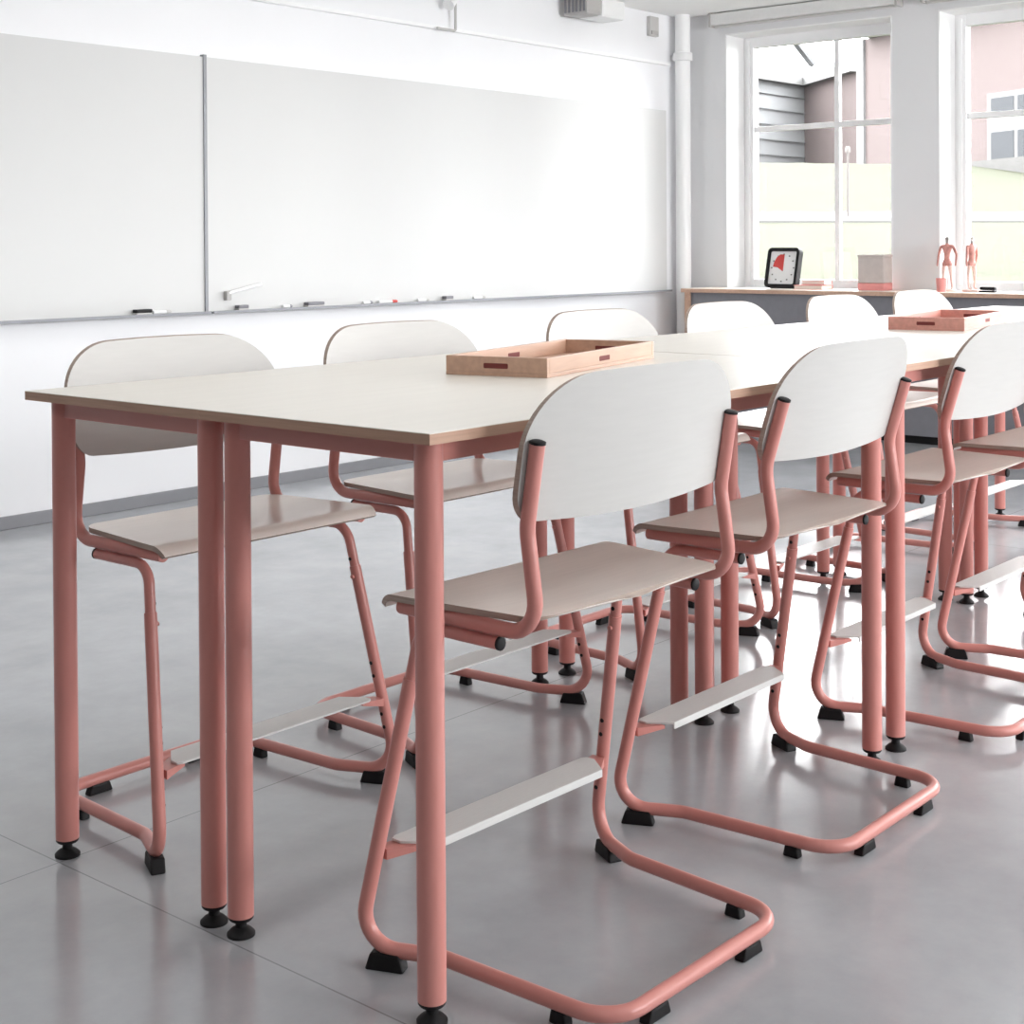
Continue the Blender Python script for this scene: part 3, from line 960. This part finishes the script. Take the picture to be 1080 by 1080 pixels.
for ka, kb in ((0.11, 0.68), (0.78, 0.94)):
    for za, zb_ in ((wz0 + 0.1, wz0 + 0.38), (wz0 + 0.42, wz0 + 1.2), (wz0 + 1.62, wz1 - 0.14)):
        b = bmesh.new(); wall_seg(b, off(lerp2(q0, q1, ka), 0.1), off(lerp2(q0, q1, kb), 0.1), za, zb_, 0.05)
        obj('pane', b, 'winglass', wf)
w0, w1 = ray(1015, 33.5), ray(1120, 30)
b = bmesh.new(); wall_seg(b, w0, w1, 2.0, 3.0, 0.6)
tag(obj('garden_wall', b, 'hedge'), 'low grey wall at the lawn edge below the brick house', 'wall')
w0, w1 = ray(785, 44), ray(975, 43)
b = bmesh.new(); wall_seg(b, w0, w1, 2.5, 3.45, 0.2)
tag(obj('fence', b, 'hedge'), 'low pale fence along the top of the lawn below the siding house', 'fence')
lx, ly = ray(894.5, 20.2)
lp = thing('lamp_post', 'thin brown post standing by the path on the lawn', 'post', (lx, ly, ground_h(dep(lx, ly))))
b = bmesh.new(); tube(b, [(0, 0, -0.1), (0, 0, 0.98)], 0.016, 10); obj('post', b, 'lamp', lp, True)
b = bmesh.new(); lathe(b, [(0.03, 0.9), (0.034, 0.96), (0.02, 0.99)], n=12); obj('lamp_head', b, 'lamp', lp, True)

# ------------------------------------------------------------------ light: bright overcast sky through both rows of windows
w = bpy.data.worlds.new('sky')
scene.world = w
w.use_nodes = True
bg = w.node_tree.nodes['Background']
bg.inputs['Color'].default_value = (0.975, 0.99, 1.0, 1)
SKY = 21.0
bg.inputs['Strength'].default_value = SKY
def portal(loc, rot, sx, sy):
    ld = bpy.data.lights.new('window_portal', 'AREA')
    ld.shape = 'RECTANGLE'
    ld.size, ld.size_y = sx, sy
    ld.cycles.is_portal = True
    o = bpy.data.objects.new('window_portal', ld)
    COL.objects.link(o)
    o.location = loc
    o.rotation_euler = rot
for lo, hi in wins:
    portal((WX + 0.3, (lo + hi) / 2, (SILL + HEAD) / 2), (0, PI / 2, 0), HEAD - SILL, hi - lo)

FILL = 3.2  # glowing ceiling panels out of view, added only to brighten the room
em = bpy.data.materials.new('fill_glow')
em.use_nodes = True
eb = em.node_tree.nodes['Principled BSDF']
eb.inputs['Emission Color'].default_value = (1, 0.985, 0.96, 1)
eb.inputs['Emission Strength'].default_value = FILL
for x in (-2.4, 0.2, 2.8):
    for y in (-1.9, 0.4, 2.7):
        th = thing('fill_panel', 'unseen white ceiling panel added for fill light', 'lamp', (x, y, CZ), 0, 'added fill panels on the ceiling')
        b = bmesh.new(); box(b, -0.62, 0.62, -0.32, 0.32, -0.05, 0, 0, 0.004); obj('housing', b, 'white', th)
        b = bmesh.new(); box(b, -0.58, 0.58, -0.28, 0.28, -0.054, -0.0505); obj('glow_face', b, em, th)

for lo, hi in rwins:
    portal(((lo + hi) / 2, RY - 0.3, (SILL + HEAD) / 2), (PI / 2, 0, 0), hi - lo, HEAD - SILL)

# ------------------------------------------------------------------ colour management
scene.view_settings.view_transform = 'Standard'
scene.view_settings.look = 'None'
scene.view_settings.gamma = 1
scene.view_settings.exposure = 0.05
try:
    scene.view_settings.use_curve_mapping = False
except Exception:
    pass
scene.cycles.max_bounces = 10
scene.cycles.diffuse_bounces = 6
scene.cycles.glossy_bounces = 4
scene.cycles.transparent_max_bounces = 12
scene.cycles.caustics_reflective = False
scene.cycles.sample_clamp_indirect = 6
scene.cycles.use_denoising = True
